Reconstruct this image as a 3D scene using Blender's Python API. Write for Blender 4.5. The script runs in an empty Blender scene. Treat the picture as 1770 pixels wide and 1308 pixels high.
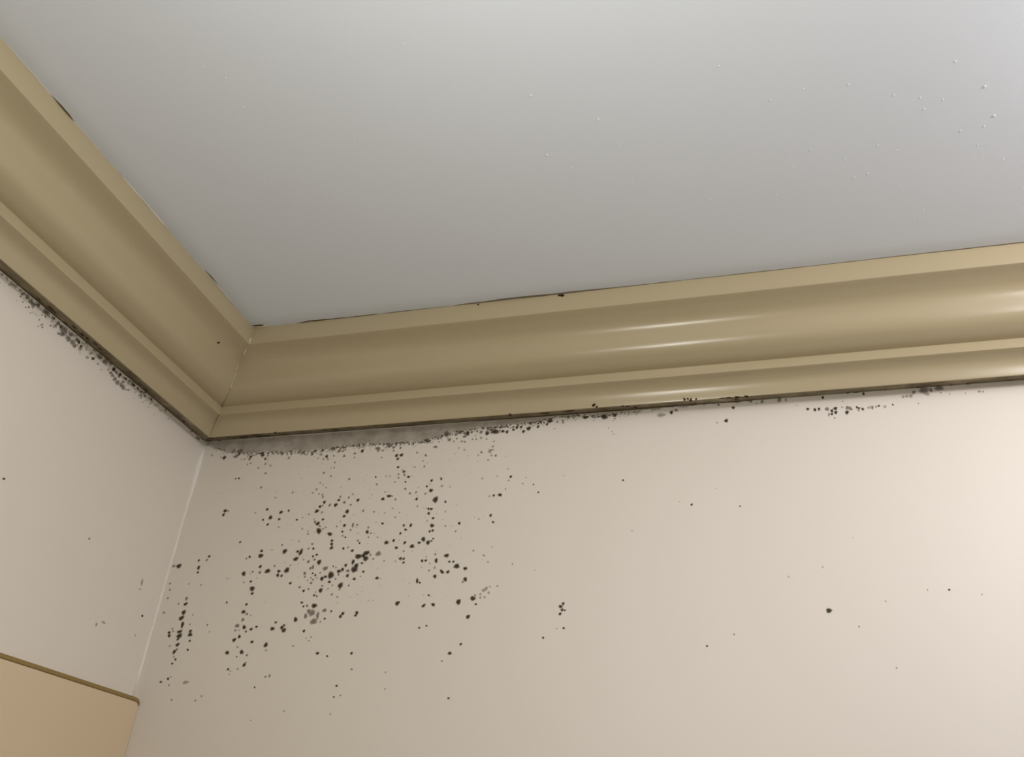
import bpy, bmesh, math, random
from mathutils import Vector, Matrix
from mathutils import noise as mnoise

S = bpy.context.scene
COL = S.collection

# ------------------------------------------------------------------ camera
# world: origin where the two walls meet the ceiling; x runs along the back
# wall, -y runs out of it along the left wall, z up. Metres.
R = [[0.9690842, 0.2410654, 0.0525669], [0.0847002, -0.5251462, 0.8467865], [0.2317362, -0.816155, -0.5293292]]
cam_data = bpy.data.cameras.new('camera')
cam_data.sensor_fit = 'HORIZONTAL'
cam_data.sensor_width = 36.0
cam_data.lens = 1398.539 / 1770 * 36.0
cam_data.clip_start = 0.01
cam = bpy.data.objects.new('camera', cam_data)
COL.objects.link(cam)
m = Matrix(R).transposed().to_4x4()
m.translation = Vector([0.82557, -1.04354, -0.72442])
cam.matrix_world = m
S.camera = cam

# ------------------------------------------------------------------- light
w = bpy.data.worlds.new('world')
S.world = w
w.use_nodes = True
bg = w.node_tree.nodes['Background']
bg.inputs[0].default_value = (1.0, 1.0, 1.0, 1)
bg.inputs[1].default_value = 0.0


def bulb(name, loc, radius, power, col):
    d = bpy.data.lights.new(name, 'POINT')
    d.energy = power
    d.color = col
    d.shadow_soft_size = radius
    o = bpy.data.objects.new(name, d)
    o.location = loc
    COL.objects.link(o)
    return o


# a daylight-white lamp hanging just above the frame, and the ceiling lamp right of the frame
bulb('room_lamp', (0.76, -0.97, -0.43), 0.025, 9.3, (1.0, 0.99, 0.92))
bulb('ceiling_lamp', (1.57, -0.68, -0.13), 0.07, 13.6, (1.0, 0.97, 1.0))

S.view_settings.view_transform = 'Standard'
S.view_settings.look = 'None'
S.view_settings.gamma = 1.0
S.view_settings.use_curve_mapping = False
S.view_settings.exposure = 0.0

# --------------------------------------------------------------- materials


def new_mat(name):
    mt = bpy.data.materials.new(name)
    mt.use_nodes = True
    nt = mt.node_tree
    return mt, nt, nt.nodes['Principled BSDF']


def N(nt, kind, **kw):
    n = nt.nodes.new(kind)
    for k, v in kw.items():
        setattr(n, k, v)
    return n


def paint(name, col, rough, var=0.03, bump_scale=90.0, bump=0.05, dist=0.001, stretch=(1, 1, 1), spec=0.5):
    """Painted surface: faint colour variation, roller or brush relief."""
    mt, nt, b = new_mat(name)
    L = nt.links.new
    tc = N(nt, 'ShaderNodeTexCoord')
    mp = N(nt, 'ShaderNodeMapping')
    mp.inputs['Scale'].default_value = stretch
    L(tc.outputs['Object'], mp.inputs[0])
    n1 = N(nt, 'ShaderNodeTexNoise')
    n1.inputs['Scale'].default_value = 3.0
    n1.inputs['Detail'].default_value = 3
    L(mp.outputs[0], n1.inputs['Vector'])
    mx = N(nt, 'ShaderNodeMix', data_type='RGBA')
    mx.inputs[6].default_value = tuple(c * (1 - var) for c in col) + (1,)
    mx.inputs[7].default_value = tuple(min(1, c * (1 + var)) for c in col) + (1,)
    L(n1.outputs['Fac'], mx.inputs[0])
    L(mx.outputs[2], b.inputs['Base Color'])
    n2 = N(nt, 'ShaderNodeTexNoise')
    n2.inputs['Scale'].default_value = bump_scale
    n2.inputs['Detail'].default_value = 4
    L(mp.outputs[0], n2.inputs['Vector'])
    bp = N(nt, 'ShaderNodeBump')
    bp.inputs['Strength'].default_value = bump
    bp.inputs['Distance'].default_value = dist
    L(n2.outputs['Fac'], bp.inputs['Height'])
    L(bp.outputs[0], b.inputs['Normal'])
    b.inputs['Roughness'].default_value = rough
    b.inputs['Specular IOR Level'].default_value = spec
    return mt


M_WALL = paint('wall_paint', (0.84, 0.765, 0.67), 0.55, 0.02, 120, 0.06)
M_CEIL = paint('ceiling_paint', (0.755, 0.79, 0.84), 0.8, 0.015, 160, 0.12)
M_TRIM_B = paint('cornice_gloss_paint', (0.50, 0.413, 0.257), 0.28, 0.03, 60, 0.20, 0.001, (0.12, 1, 1))
M_TRIM_L = paint('cornice_gloss_paint_side', (0.50, 0.413, 0.257), 0.28, 0.03, 60, 0.20, 0.001, (1, 0.12, 1))
M_PANEL = paint('panel_paint', (0.76, 0.60, 0.40), 0.5, 0.02, 120, 0.05)
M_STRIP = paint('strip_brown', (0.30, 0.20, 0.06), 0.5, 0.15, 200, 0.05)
M_CAULK = paint('caulk_white', (0.80, 0.745, 0.66), 0.5, 0.03, 250, 0.15)
M_BEAD = paint('filler_white', (0.93, 0.88, 0.80), 0.5, 0.03, 250, 0.15)
M_FLAKE = paint('flake_cream', (0.80, 0.72, 0.54), 0.5, 0.05, 250, 0.15)
M_CRACK = paint('crack_dark', (0.14, 0.095, 0.045), 0.9, 0.35, 300, 0.1)
M_CRACK2 = paint('crack_grey', (0.20, 0.165, 0.11), 0.9, 0.3, 300, 0.1)


def mould_mat(name, dark, edge, amax, core=0.35):
    """Mould colony: dark centre, thinning to nothing at its ragged rim."""
    mt, nt, b = new_mat(name)
    L = nt.links.new
    at = N(nt, 'ShaderNodeAttribute', attribute_name='rim')
    geo = N(nt, 'ShaderNodeNewGeometry')
    nz = N(nt, 'ShaderNodeTexNoise')
    nz.inputs['Scale'].default_value = 900
    nz.inputs['Detail'].default_value = 2
    L(geo.outputs['Position'], nz.inputs['Vector'])
    ma = N(nt, 'ShaderNodeMath', operation='MULTIPLY_ADD')
    L(nz.outputs['Fac'], ma.inputs[0])
    ma.inputs[1].default_value = 0.0
    ma.inputs[2].default_value = -0.25
    ad = N(nt, 'ShaderNodeMath', operation='ADD')
    L(at.outputs['Fac'], ad.inputs[0])
    L(ma.outputs[0], ad.inputs[1])
    cr = N(nt, 'ShaderNodeMapRange', interpolation_type='SMOOTHSTEP')
    L(ad.outputs[0], cr.inputs[0])
    cr.inputs[1].default_value = core
    cr.inputs[2].default_value = 1.0
    cr.inputs[3].default_value = amax
    cr.inputs[4].default_value = 0.0
    L(cr.outputs[0], b.inputs['Alpha'])
    mx = N(nt, 'ShaderNodeMix', data_type='RGBA')
    L(ad.outputs[0], mx.inputs[0])
    mx.inputs[6].default_value = dark + (1,)
    mx.inputs[7].default_value = edge + (1,)
    L(mx.outputs[2], b.inputs['Base Color'])
    b.inputs['Roughness'].default_value = 0.95
    b.inputs['Specular IOR Level'].default_value = 0.1
    return mt


M_MOULD = [mould_mat('mould_black', (0.062, 0.048, 0.028), (0.15, 0.12, 0.08), 0.88, 0.15),
           mould_mat('mould_grey', (0.12, 0.10, 0.072), (0.21, 0.175, 0.13), 0.54, 0.15),
           mould_mat('mould_pale', (0.20, 0.17, 0.13), (0.28, 0.24, 0.19), 0.42, 0.10)]
M_BROWN = mould_mat('mould_brown', (0.028, 0.014, 0.004), (0.06, 0.035, 0.01), 0.97, 0.45)

# ----------------------------------------------------------------- helpers


def obj(name, me, mat, parent=None, loc=None):
    if isinstance(me, bmesh.types.BMesh):
        d = bpy.data.meshes.new(name)
        me.to_mesh(d)
        me.free()
        me = d
    if mat is not None:
        me.materials.append(mat)
    o = bpy.data.objects.new(name, me)
    COL.objects.link(o)
    if parent:
        o.parent = parent
    if loc:
        o.location = loc
    return o


def tag(o, label, cat, group=None, kind=None):
    o['label'] = label
    o['category'] = cat
    if group:
        o['group'] = group
    if kind:
        o['kind'] = kind
    return o


def struct(o, label=None):
    o['kind'] = 'structure'
    if label:
        o['label'] = label
    return o


def box(x0, x1, y0, y1, z0, z1):
    bm = bmesh.new()
    bmesh.ops.create_cube(bm, size=1)
    for v in bm.verts:
        v.co = Vector(((x0 + x1) / 2 + v.co.x * (x1 - x0), (y0 + y1) / 2 + v.co.y * (y1 - y0),
                       (z0 + z1) / 2 + v.co.z * (z1 - z0)))
    return bm


def tube(pts, radii, seg=8, flat=1.0, bm=None):
    """Round bead through the points, tapered per point."""
    bm = bm or bmesh.new()
    P = [Vector(p) for p in pts]
    rings = []
    for i, p in enumerate(P):
        t = (P[min(i + 1, len(P) - 1)] - P[max(i - 1, 0)]).normalized()
        a = t.cross(Vector((0, 0, 1)))
        if a.length < 0.1:
            a = t.cross(Vector((0, 1, 0)))
        a.normalize()
        c = t.cross(a).normalized()
        r = radii[i] if isinstance(radii, (list, tuple)) else radii
        rings.append([bm.verts.new(p + a * r * math.cos(k * 2 * math.pi / seg) + c * r * flat * math.sin(k * 2 * math.pi / seg))
                      for k in range(seg)])
    for A, B in zip(rings, rings[1:]):
        for k in range(seg):
            f = bm.faces.new((A[k], A[(k + 1) % seg], B[(k + 1) % seg], B[k]))
            f.smooth = True
    bm.faces.new(rings[0][::-1])
    bm.faces.new(rings[-1])
    return bm


def dense(pts, step, jit, seed):
    """Resample a polyline and give it a slight hand-made wobble."""
    rnd = random.Random(seed)
    out = []
    for a, b in zip(pts, pts[1:]):
        a, b = Vector(a), Vector(b)
        n = max(1, int((b - a).length / step))
        for i in range(n):
            p = a.lerp(b, i / n)
            out.append(p + Vector((rnd.uniform(-jit, jit), rnd.uniform(-jit, jit), 0)))
    out.append(Vector(pts[-1]))
    return out


# ------------------------------------------------------------- room shell
X1, Y0, Z0 = 2.45, -2.70, -2.50
struct(obj('wall_back', box(-0.10, X1 + .1, 0.0, 0.10, Z0, 0.0), M_WALL), 'off-white painted back wall spotted with mould near the corner')
struct(obj('wall_left', box(-0.10, 0.0, Y0, 0.0, Z0, 0.0), M_WALL), 'off-white painted left wall')
ceiling = struct(obj('ceiling', box(-0.10, X1 + .1, Y0, 0.10, 0.0, 0.10), M_CEIL), 'cool white painted ceiling')

# small nibs of dried paint in the ceiling coat
NIBS = [(0.734, -0.438, 2), (0.668, -0.484, 2), (0.668, -0.398, 2), (0.554, -0.573, 1), (0.25, -0.49, 1), (0.293, -0.444, 1), (0.314, -0.424, 1),
        (0.866, -0.481, 1), (0.996, -0.431, 1), (1.096, -0.439, 1), (1.131, -0.401, 2), (1.149, -0.359, 2), (1.07, -0.399, 1),
        (1.076, -0.383, 1), (1.002, -0.325, 1), (1.015, -0.294, 1), (1.101, -0.223, 1), (1.099, -0.206, 1), (1.173, -0.292, 1),
        (0.928, -0.281, 1), (1.035, -0.34, 1), (1.119, -0.344, 1), (1.142, -0.346, 1), (0.951, -0.435, 1), (0.918, -0.427, 1),
        (1.093, -0.392, 1), (1.141, -0.32, 1), (0.963, -0.347, 1), (1.057, -0.328, 1), (1.029, -0.298, 1), (0.453, -0.466, 1),
        (0.333, -0.591, 1), (0.348, -0.573, 1), (0.347, -0.534, 1), (0.759, -0.336, 1), (0.708, -0.299, 1), (0.82, -0.275, 1),
        (0.85, -0.289, 1), (0.692, -0.373, 1), (1.072, -0.261, 1), (0.993, -0.277, 1), (0.945, -0.324, 1), (1.043, -0.408, 1),
        (0.868, -0.375, 1), (0.752, -0.398, 1)]
bm = bmesh.new()
for x, y, k in NIBS:
    mt = Matrix.Translation((x, y, 0.0)) @ Matrix.Diagonal((1.0, 1.3, 0.5, 1))
    bmesh.ops.create_icosphere(bm, subdivisions=2, radius=0.0011 * (0.6 + 0.4 * k), matrix=mt)
for f in bm.faces:
    f.smooth = True
nb = obj('paint_nibs', bm, M_CEIL, ceiling)
nb['kind'] = 'stuff'

# ------------------------------------------------------------ the cornice
def bez(P,n):
    out=[]
    for i in range(n+1):
        t=i/n
        c=[(1-t)**3,3*t*(1-t)**2,3*t*t*(1-t),t**3] if len(P)==4 else [(1-t)**2,2*t*(1-t),t*t]
        out.append((sum(a*p[0] for a,p in zip(c,P)),sum(a*p[1] for a,p in zip(c,P))))
    return out
# cornice section: (distance out from the wall, distance down from the ceiling)
PROFILE=([(.1386,0.),(.1386,.0298),(.1382,.0307),(.1372,.0311)]
 +bez([(.1366,.0312),(.0690,.0345),(.1240,.0862),(.0572,.0896)],26)
 +[(.0564,.0898),(.0560,.0903),(.0560,.1031),(.0556,.1037)]
 +bez([(.0552,.1038),(.0380,.1058),(.0342,.1080),(.0292,.1278)],14)
 +[(.0287,.1289),(.0276,.1292),(0.,.1200)])


def cornice(name, side, length, mat, label):
    """Moulding swept along one wall, cut at 45 degrees in the corner."""
    bm = bmesh.new()
    n = 60
    rnd = random.Random(7 + side)
    cols = []
    prof = [(0.0, 0.0)] + PROFILE
    for i in range(n + 1):
        t = i / n
        col = []
        for j, (p, q) in enumerate(prof):
            u = p + (length - p) * t
            # long, barely visible unevenness of the run
            wob = 0.0007 * mnoise.noise(Vector((u * 5.0, side * 9.1, 0.3)))
            pp = p + (wob if 0 < p else 0) * min(1, t * 8)
            col.append(bm.verts.new((u, -pp, -q) if side == 0 else (pp, -u, -q)))
        cols.append(col)
    for A, B in zip(cols, cols[1:]):
        for j in range(len(prof) - 1):
            f = bm.faces.new((A[j], B[j], B[j + 1], A[j + 1]))
            f.smooth = True
    bm.faces.new(cols[0])
    bm.faces.new(cols[-1][::-1])
    bmesh.ops.recalc_face_normals(bm, faces=bm.faces)
    for e in bm.edges:
        if len(e.link_faces) == 2 and e.calc_face_angle(0) > math.radians(28):
            e.smooth = False
    return struct(obj(name, bm, mat), label)


cornice('trim_1', 0, X1, M_TRIM_B, 'glossy beige moulded cornice along the back wall')
cornice('trim_2', 1, -Y0, M_TRIM_L, 'glossy beige moulded cornice along the left wall')

# flakes and open joint where the two cornices meet
def mitre(i0, i1, off, lo=0.0, hi=1.0):
    pts = [Vector((p, -p, -q)) for p, q in PROFILE[i0:i1]]
    d = Vector((1, -1, -0.9)).normalized() * off
    return [p + d for p in pts]

CY0, CY1 = 4, 4 + 27          # the big curve
CV0, CV1 = CY1 + 4, CY1 + 4 + 15   # the small curve below the fillet
rnd = random.Random(3)
bm = tube([(.1392, -.1392, -.017), (.1396, -.1396, -.024), (.1388, -.1388, -.0312)], [.0002, .0013, .0005])
tag(obj('paint_flake', bm, M_FLAKE), 'cream flake of lifted paint on the upper edge of the cornice mitre', 'paint flake')
mp = mitre(CY0 + 1, CY0 + 5, 0.0003)
tag(obj('paint_flake', tube(mp, [.0003, .0011, .0010, .0004][:len(mp)]), M_FLAKE),
    'small cream flake of paint at the top of the curved part of the mitre', 'paint flake')
mp = [p + Vector((rnd.uniform(-.0008, .0008), rnd.uniform(-.0008, .0008), 0)) for p in mitre(CY0 + 7, CY0 + 20, 0.0001)]
tag(obj('caulk_bead', tube(mp, .00042), M_FLAKE), 'thin cream filler line down the mitre between the two cornices', 'filler')
mp = [p + Vector((rnd.uniform(-.0008, .0008), rnd.uniform(-.0008, .0008), 0)) for p in mitre(CY0 + 19, CY1, 0.0)]
tag(obj('joint_crack', tube(mp, .0005), M_CRACK2), 'short dark crack at the foot of the big curve in the mitre', 'crack')
tag(obj('joint_crack', tube(mitre(CV0 - 1, CV1, 0.0), .00055), M_CRACK2),
    'dark open joint across the lower cove of the cornice mitre', 'crack')

# ------------------------------------------- gaps between cornice, ceiling
def joint(name, pts, radii, mat, label, cat, seed, jit=0.0003, step=0.012, flat=0.5, group=None):
    P = dense(pts, step, jit, seed)
    n = len(P)
    if not isinstance(radii, (list, tuple)):
        radii = [radii] * 2
    rr = []
    rnd = random.Random(seed)
    for i in range(n):
        t = i / max(1, n - 1) * (len(radii) - 1)
        k = min(int(t), len(radii) - 2)
        rr.append((radii[k] + (radii[k + 1] - radii[k]) * (t - k)) * rnd.uniform(0.75, 1.2))
    rr[0] *= 0.4
    rr[-1] *= 0.4
    return tag(obj(name, tube(P, rr, 8, flat), mat), label, cat, group)


E = -.1390
joint('ceiling_crack', [(0.2131, E, 0), (0.2225, E, 0), (0.2315, -.1398, 0), (0.238, -.1408, 0), (0.2475, -.1400, 0), (.30, -.1394, 0)],
      [.0004, .0012, .0016, .0006, .0004], M_CRACK, 'brown gap opening between ceiling and back cornice, nearest the corner', 'crack', 11)
joint('ceiling_crack', [(0.2489, E, 0), (0.2727, E, 0), (0.3003, E, 0), (0.3357, E, 0), (0.353, E, 0)],
      [.0006, .0009, .0009, .0013, .0008], M_CRACK, 'thin dark brown crack along the cornice top, second from the corner', 'crack', 12)
joint('ceiling_crack', [(0.353, E, 0), (0.3829, E, 0), (0.4096, E, 0), (0.4356, E, 0), (0.4675, E, 0)],
      [.0005, .0010, .0007, .0008, .0004], M_CRACK2, 'fine grey brown crack along the cornice top, left of the wide grey gap', 'crack', 13)
joint('ceiling_crack', [(0.4675, E, 0), (0.4926, -.1397, 0), (0.5188, -.1400, 0), (0.555, -.1412, 0), (0.5921, -.1408, 0), (0.6323, -.1395, 0),
                        (0.6459, -.1399, 0), (0.6744, -.1403, 0), (0.6925, -.1392, 0), (0.7262, E, 0), (0.7628, E, 0), (0.8063, E, 0)],
      [.0006, .0012, .0016, .0018, .0019, .0017, .0016, .0012, .0008, .0006, .0007], M_CRACK2,
      'wide grey gap between ceiling and cornice around the middle of the photo', 'crack', 14)
joint('ceiling_crack', [(0.8063, E, 0), (0.9523, E, 0), (1.0913, E - .0004, 0), (1.30, E - .0006, 0)],
      [.0005, .0006, .0007, .0008], M_CRACK2, 'fine dark crack along the cornice top running out to the right edge', 'crack', 15)
joint('ceiling_crack', [(0.1392, -0.5953, 0), (0.1400, -0.5777, 0), (0.1398, -0.5644, 0), (0.1392, -0.5543, 0)],
      [.0006, .0013, .0014, .0005], M_CRACK, 'dark open gap above the left cornice, near the left edge of the photo', 'crack', 16)
joint('ceiling_crack', [(0.1415, -0.2834, 0), (0.1418, -0.2661, 0), (0.1420, -0.2482, 0)],
      [.0006, .0010, .0005], M_CRACK, 'short dark gap above the left cornice, closer to the corner', 'crack', 17)
joint('ceiling_crack', [(0.1398, -0.4742, 0), (0.1398, -0.4602, 0)],
      [.0005, .0005], M_CRACK2, 'tiny grey gap above the left cornice beside a wavy filler bead', 'crack', 18)
joint('caulk_bead', [(0.1398, -0.468, 0), (0.1392, -0.4526, 0), (0.1394, -0.4366, 0), (0.1400, -0.4222, 0), (0.1396, -0.4083, 0),
                     (0.1394, -0.3941, 0), (0.1397, -0.3688, 0)],
      [.0005, .0009, .0012, .0009, .0014, .0014, .0006], M_CAULK, 'wavy pale filler bead above the middle of the left cornice', 'filler', 19)
joint('caulk_bead', [(0.1404, -0.2817, 0), (0.1402, -0.261, 0), (0.1398, -0.2364, 0), (0.1402, -0.2085, 0), (0.1404, -0.1852, 0)],
      [.0005, .0008, .0010, .0009, .0005], M_CAULK, 'pale filler bead above the left cornice nearest the corner', 'filler', 20)
joint('caulk_bead', [(0.1396, -0.66, 0), (0.1392, -0.62, 0), (0.1390, -0.54, 0), (0.1390, -0.50, 0)],
      [.0004, .0006, .0005, .0003], M_CAULK, 'thin filler bead above the left cornice at the photo edge', 'filler', 21)
joint('ceiling_crack', [(0.1402, -0.1450, 0), (0.1485, -0.1437, 0), (0.1602, -0.1430, 0)],
      [.0014, .0024, .0014], M_CRACK, 'short dark brown hole in the ceiling paint right at the corner', 'crack', 22, 0.0004, 0.004)
joint('paint_flake', [(0.1398, -0.1400, 0), (0.1517, -0.1396, 0), (0.1650, -0.1398, 0)],
      [.0014, .0020, .0009], M_FLAKE, 'cream chip of paint below the dark hole at the corner', 'paint flake', 23, 0.0002, 0.004)

# joint under the cornice and the filler in the wall corner
joint('joint_crack', [(0.472, -.0006, -.1204), (0.60, -.0007, -.1206), (0.75, -.0007, -.1206), (0.875, -.0006, -.1205)],
      [.0005, .0010, .0012, .0009, .0005], M_CRACK, 'dark line where the back wall meets the underside of the cornice', 'crack', 24)
joint('joint_crack', [(.0006, -.58, -.1205), (.0007, -.46, -.1206), (.0007, -.30, -.1206), (.0006, -.02, -.1205)],
      [.0014, .0014, .0011, .0009, .0008], M_CRACK, 'dark line where the left wall meets the underside of the cornice', 'crack', 25)
joint('caulk_bead', [(0.05, -.0006, -.1212), (0.16, -.0007, -.1213), (0.30, -.0007, -.1214), (0.47, -.0006, -.1212)],
      [.0008, .0010, .0009, .0007], M_CAULK, 'pale filler line under the cornice above the grey mould film', 'filler', 26)
joint('caulk_bead', [(.0008, -.0008, -.1195), (.0010, -.0010, -.19), (.0009, -.0009, -.27), (.0008, -.0008, -.40), (.0008, -.0008, -.5300)],
      [.0042, .0036, .0024, .0019, .0018, .0018, .0018], M_BEAD, 'white filler bead running down the corner where the walls meet', 'filler', 27,
      0.0001, 0.03, 1.0)

# ------------------------------------------------------------- wall panel
panel = bpy.data.objects.new('dado_panel', None)
COL.objects.link(panel)
panel.location = (0, -.6, -1.2)
tag(panel, 'warm beige panel on the lower left wall below a brown edge strip', 'panel')
T = 0.0145
bm = bmesh.new()
outline = [(-1.9, Z0), (-.0008, Z0), (-.0008, -.5386), (-.0022, -.5354), (-.006, -.5354), (-1.9, -.5354)]
A = [bm.verts.new((T, y, z)) for y, z in outline]
B = [bm.verts.new((.0002, y, z)) for y, z in outline]
bm.faces.new(A)
bm.faces.new(B[::-1])
for i in range(len(A)):
    j = (i + 1) % len(A)
    bm.faces.new((A[i], A[j], B[j], B[i]))
bmesh.ops.recalc_face_normals(bm, faces=bm.faces)
bmesh.ops.bevel(bm, geom=[e for e in bm.edges], offset=0.0005, segments=2, affect='EDGES', profile=0.6)
pb = obj('board', bm, M_PANEL)
pb.parent = panel
pb.matrix_parent_inverse = Matrix.Translation((0, .6, 1.2))
# top edge strip, its face tipped down towards the room
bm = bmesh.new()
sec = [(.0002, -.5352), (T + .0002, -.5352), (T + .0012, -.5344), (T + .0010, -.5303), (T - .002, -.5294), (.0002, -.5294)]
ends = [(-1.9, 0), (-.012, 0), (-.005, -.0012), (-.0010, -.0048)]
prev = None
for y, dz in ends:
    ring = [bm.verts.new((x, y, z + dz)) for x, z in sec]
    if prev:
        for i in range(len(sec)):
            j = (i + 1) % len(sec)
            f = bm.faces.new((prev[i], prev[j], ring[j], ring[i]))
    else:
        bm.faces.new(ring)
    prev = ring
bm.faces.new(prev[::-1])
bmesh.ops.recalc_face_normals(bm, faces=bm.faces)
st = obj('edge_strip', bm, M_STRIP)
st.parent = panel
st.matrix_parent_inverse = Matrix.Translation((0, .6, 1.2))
st['label'] = 'thin dark brown edge strip'

# ------------------------------------------------------------------ mould
RINGS = [(0.0, 1.0), (0.38, 0.85), (0.72, 0.5), (1.0, 0.0)]


def blob_into(verts, faces, rims, seed, mat=None, c=(0, 0, 0), ux=(1, 0, 0), uy=(0, 1, 0), uz=(0, 0, 1), n=14, lump=0.22):
    rnd = random.Random(seed)
    ph = [rnd.uniform(0, 6.28) for _ in range(3)]
    base = len(verts)
    c, ux, uy, uz = Vector(c), Vector(ux), Vector(uy), Vector(uz)
    verts.append(c + uz)
    rims.append(0.0)
    out = []
    for r, h in RINGS[1:]:
        for k in range(n):
            a = k * 2 * math.pi / n
            q = r * (1 + lump * (math.sin(2 * a + ph[0]) * .4 + math.sin(3 * a + ph[1]) * .35 + math.sin(5 * a + ph[2]) * .3) * r)
            verts.append(c + ux * q * math.cos(a) + uy * q * math.sin(a) + uz * h)
            rims.append(r)
    for k in range(n):
        faces.append((base, base + 1 + k, base + 1 + (k + 1) % n))
    for j in range(2):
        for k in range(n):
            a, b = base + 1 + j * n + k, base + 1 + j * n + (k + 1) % n
            faces.append((a, a + n, b + n, b))


def mesh_of(name, verts, faces, rims, mats, idx=None):
    me = bpy.data.meshes.new(name)
    me.from_pydata([tuple(v) for v in verts], [], faces)
    at = me.attributes.new('rim', 'FLOAT', 'POINT')
    at.data.foreach_set('value', rims)
    for mt in mats:
        me.materials.append(mt)
    for i, p in enumerate(me.polygons):
        p.use_smooth = True
        if idx:
            p.material_index = idx[i]
    me.update()
    return me


NV = 8
SHAPES = {}
for s, mt in enumerate(M_MOULD + [M_BROWN]):
    for k in range(NV):
        v, f, r = [], [], []
        blob_into(v, f, r, 100 * s + k, lump=0.3 if s < 3 else 0.6)
        SHAPES[s, k] = mesh_of('mould_spot', v, f, r, [mt])

UNIQUE = [
 "dark mould spot nearest the corner joint in the upper wall, part of a tight pair",
 "biggest dark clump in the vertical string of mould right of centre",
 "round dark mould spot alone up and left of the central cluster",
 "dark mould blotch at the bend of the diagonal central band",
 "widest dark grey mould blotch in the diagonal central band",
 "dark grey round mould patch, topmost of the three stacked patches",
 "large pale grey round mould patch, middle of the three stacked patches",
 "large pale grey mould patch, lowest of the three stacked patches",
 "round grey mould spot at the upper right end of the diagonal central band",
 "large dark four-sided mould blotch in the right-hand cluster",
 "lone dark heart-shaped mould spot below the gap between the two main clusters",
 "round dark grey mould spot left of the large dark one with a faint patch",
 "large dark mould spot with a faint grey patch at its upper right",
 "small dark mould speck just below the large dark spot with a faint patch",
 "lone dark mould dot below the pair of large round spots",
 "lone dark mould dot below the central cluster, left of its twin",
 "lone dark mould dot below the central cluster, right of its twin",
 "small dark mould dot up and right of the largest low lone dot",
 "lone round dark mould dot low on the wall, largest of the lowest scattered dots",
 "tiny dark mould dot lowest of all below the main clusters",
 "tiny dark mould dot lowest and closest to the corner joint",
 "dark mould dot at the upper right edge of the stained area",
 "dark mould dot furthest right of the stained area, at mid height",
 "tiny grey mould speck alone right of the stained area under the cornice",
 "small dark mould speck directly under the string of dots at centre right",
 "dark mould dot low and left below the little string of dots at centre right",
 "dark mould spot just below the cornice, above the lone oval one",
 "dark oval mould spot standing alone under the right part of the cornice",
 "small dark mould speck alone in the middle of the clean right wall",
 "tiny grey mould speck alone right of the small dark one on clean wall",
 "largest dark mould spot standing alone on the clean right part of the wall",
 "tiny dark mould speck alone near the right end of the wall",
 "small dark mould dot on the left wall at the far left, below the cornice",
 "tiny faint grey mould dot in the middle of the bare left wall",
 "small dark mould dot on the left wall close to the corner joint",
 "faint brown vertical smear on the left wall above the small dark dot"
]
CLUSTER = {
 "LA": "on the left wall under the far end of its cornice",
 "LB": "on the left wall in the smear under mid cornice",
 "LC": "on the left wall in the speckled patch nearest the corner",
 "LD": "low on the bare left wall",
 "RA": "in the short level row under the right part of the cornice",
 "RB": "tucked against the cornice right of the level row",
 "FA": "in the fringe of the grey film right beside the corner",
 "FB": "in the film fringe where the film hangs lowest",
 "FC": "in the film fringe where the film starts thinning",
 "FD": "in the dense dark edge where the grey film narrows",
 "FE": "in the thin growth line under the middle of the cornice",
 "CA": "beside the corner joint at mid height",
 "CB": "in the narrow vertical streak nearest the corner joint",
 "CC": "in the upper half of the second vertical streak from the corner",
 "CD": "in the lower half of the second vertical streak from the corner",
 "CE": "high on the wall near the corner, below the film",
 "CF": "in the loose group left of the upper centre string",
 "CG": "in the group just left of the central cluster",
 "CH": "in the short row below left of the central cluster",
 "CI": "in the vertical string rising above the central cluster",
 "CJ": "in the scatter right of the vertical string above the central cluster",
 "CK": "in the vertical string right of centre, high on the wall",
 "CL": "in the sparse scatter at the upper right of the stained area",
 "CM": "around the three stacked grey patches below the central cluster",
 "CN": "in the hooked top left of the central cluster",
 "CO": "in the left part of the diagonal central band",
 "CP": "in the sparse spots under the diagonal central band",
 "CQ": "in the right part of the diagonal central band",
 "CR": "in the group between the central cluster and the right-hand one",
 "CS": "in the right-hand cluster around the four-sided blotch",
 "CT": "in the outlying scatter around the lower clusters",
 "CU": "in the tight little string standing alone at centre right"
}

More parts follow.
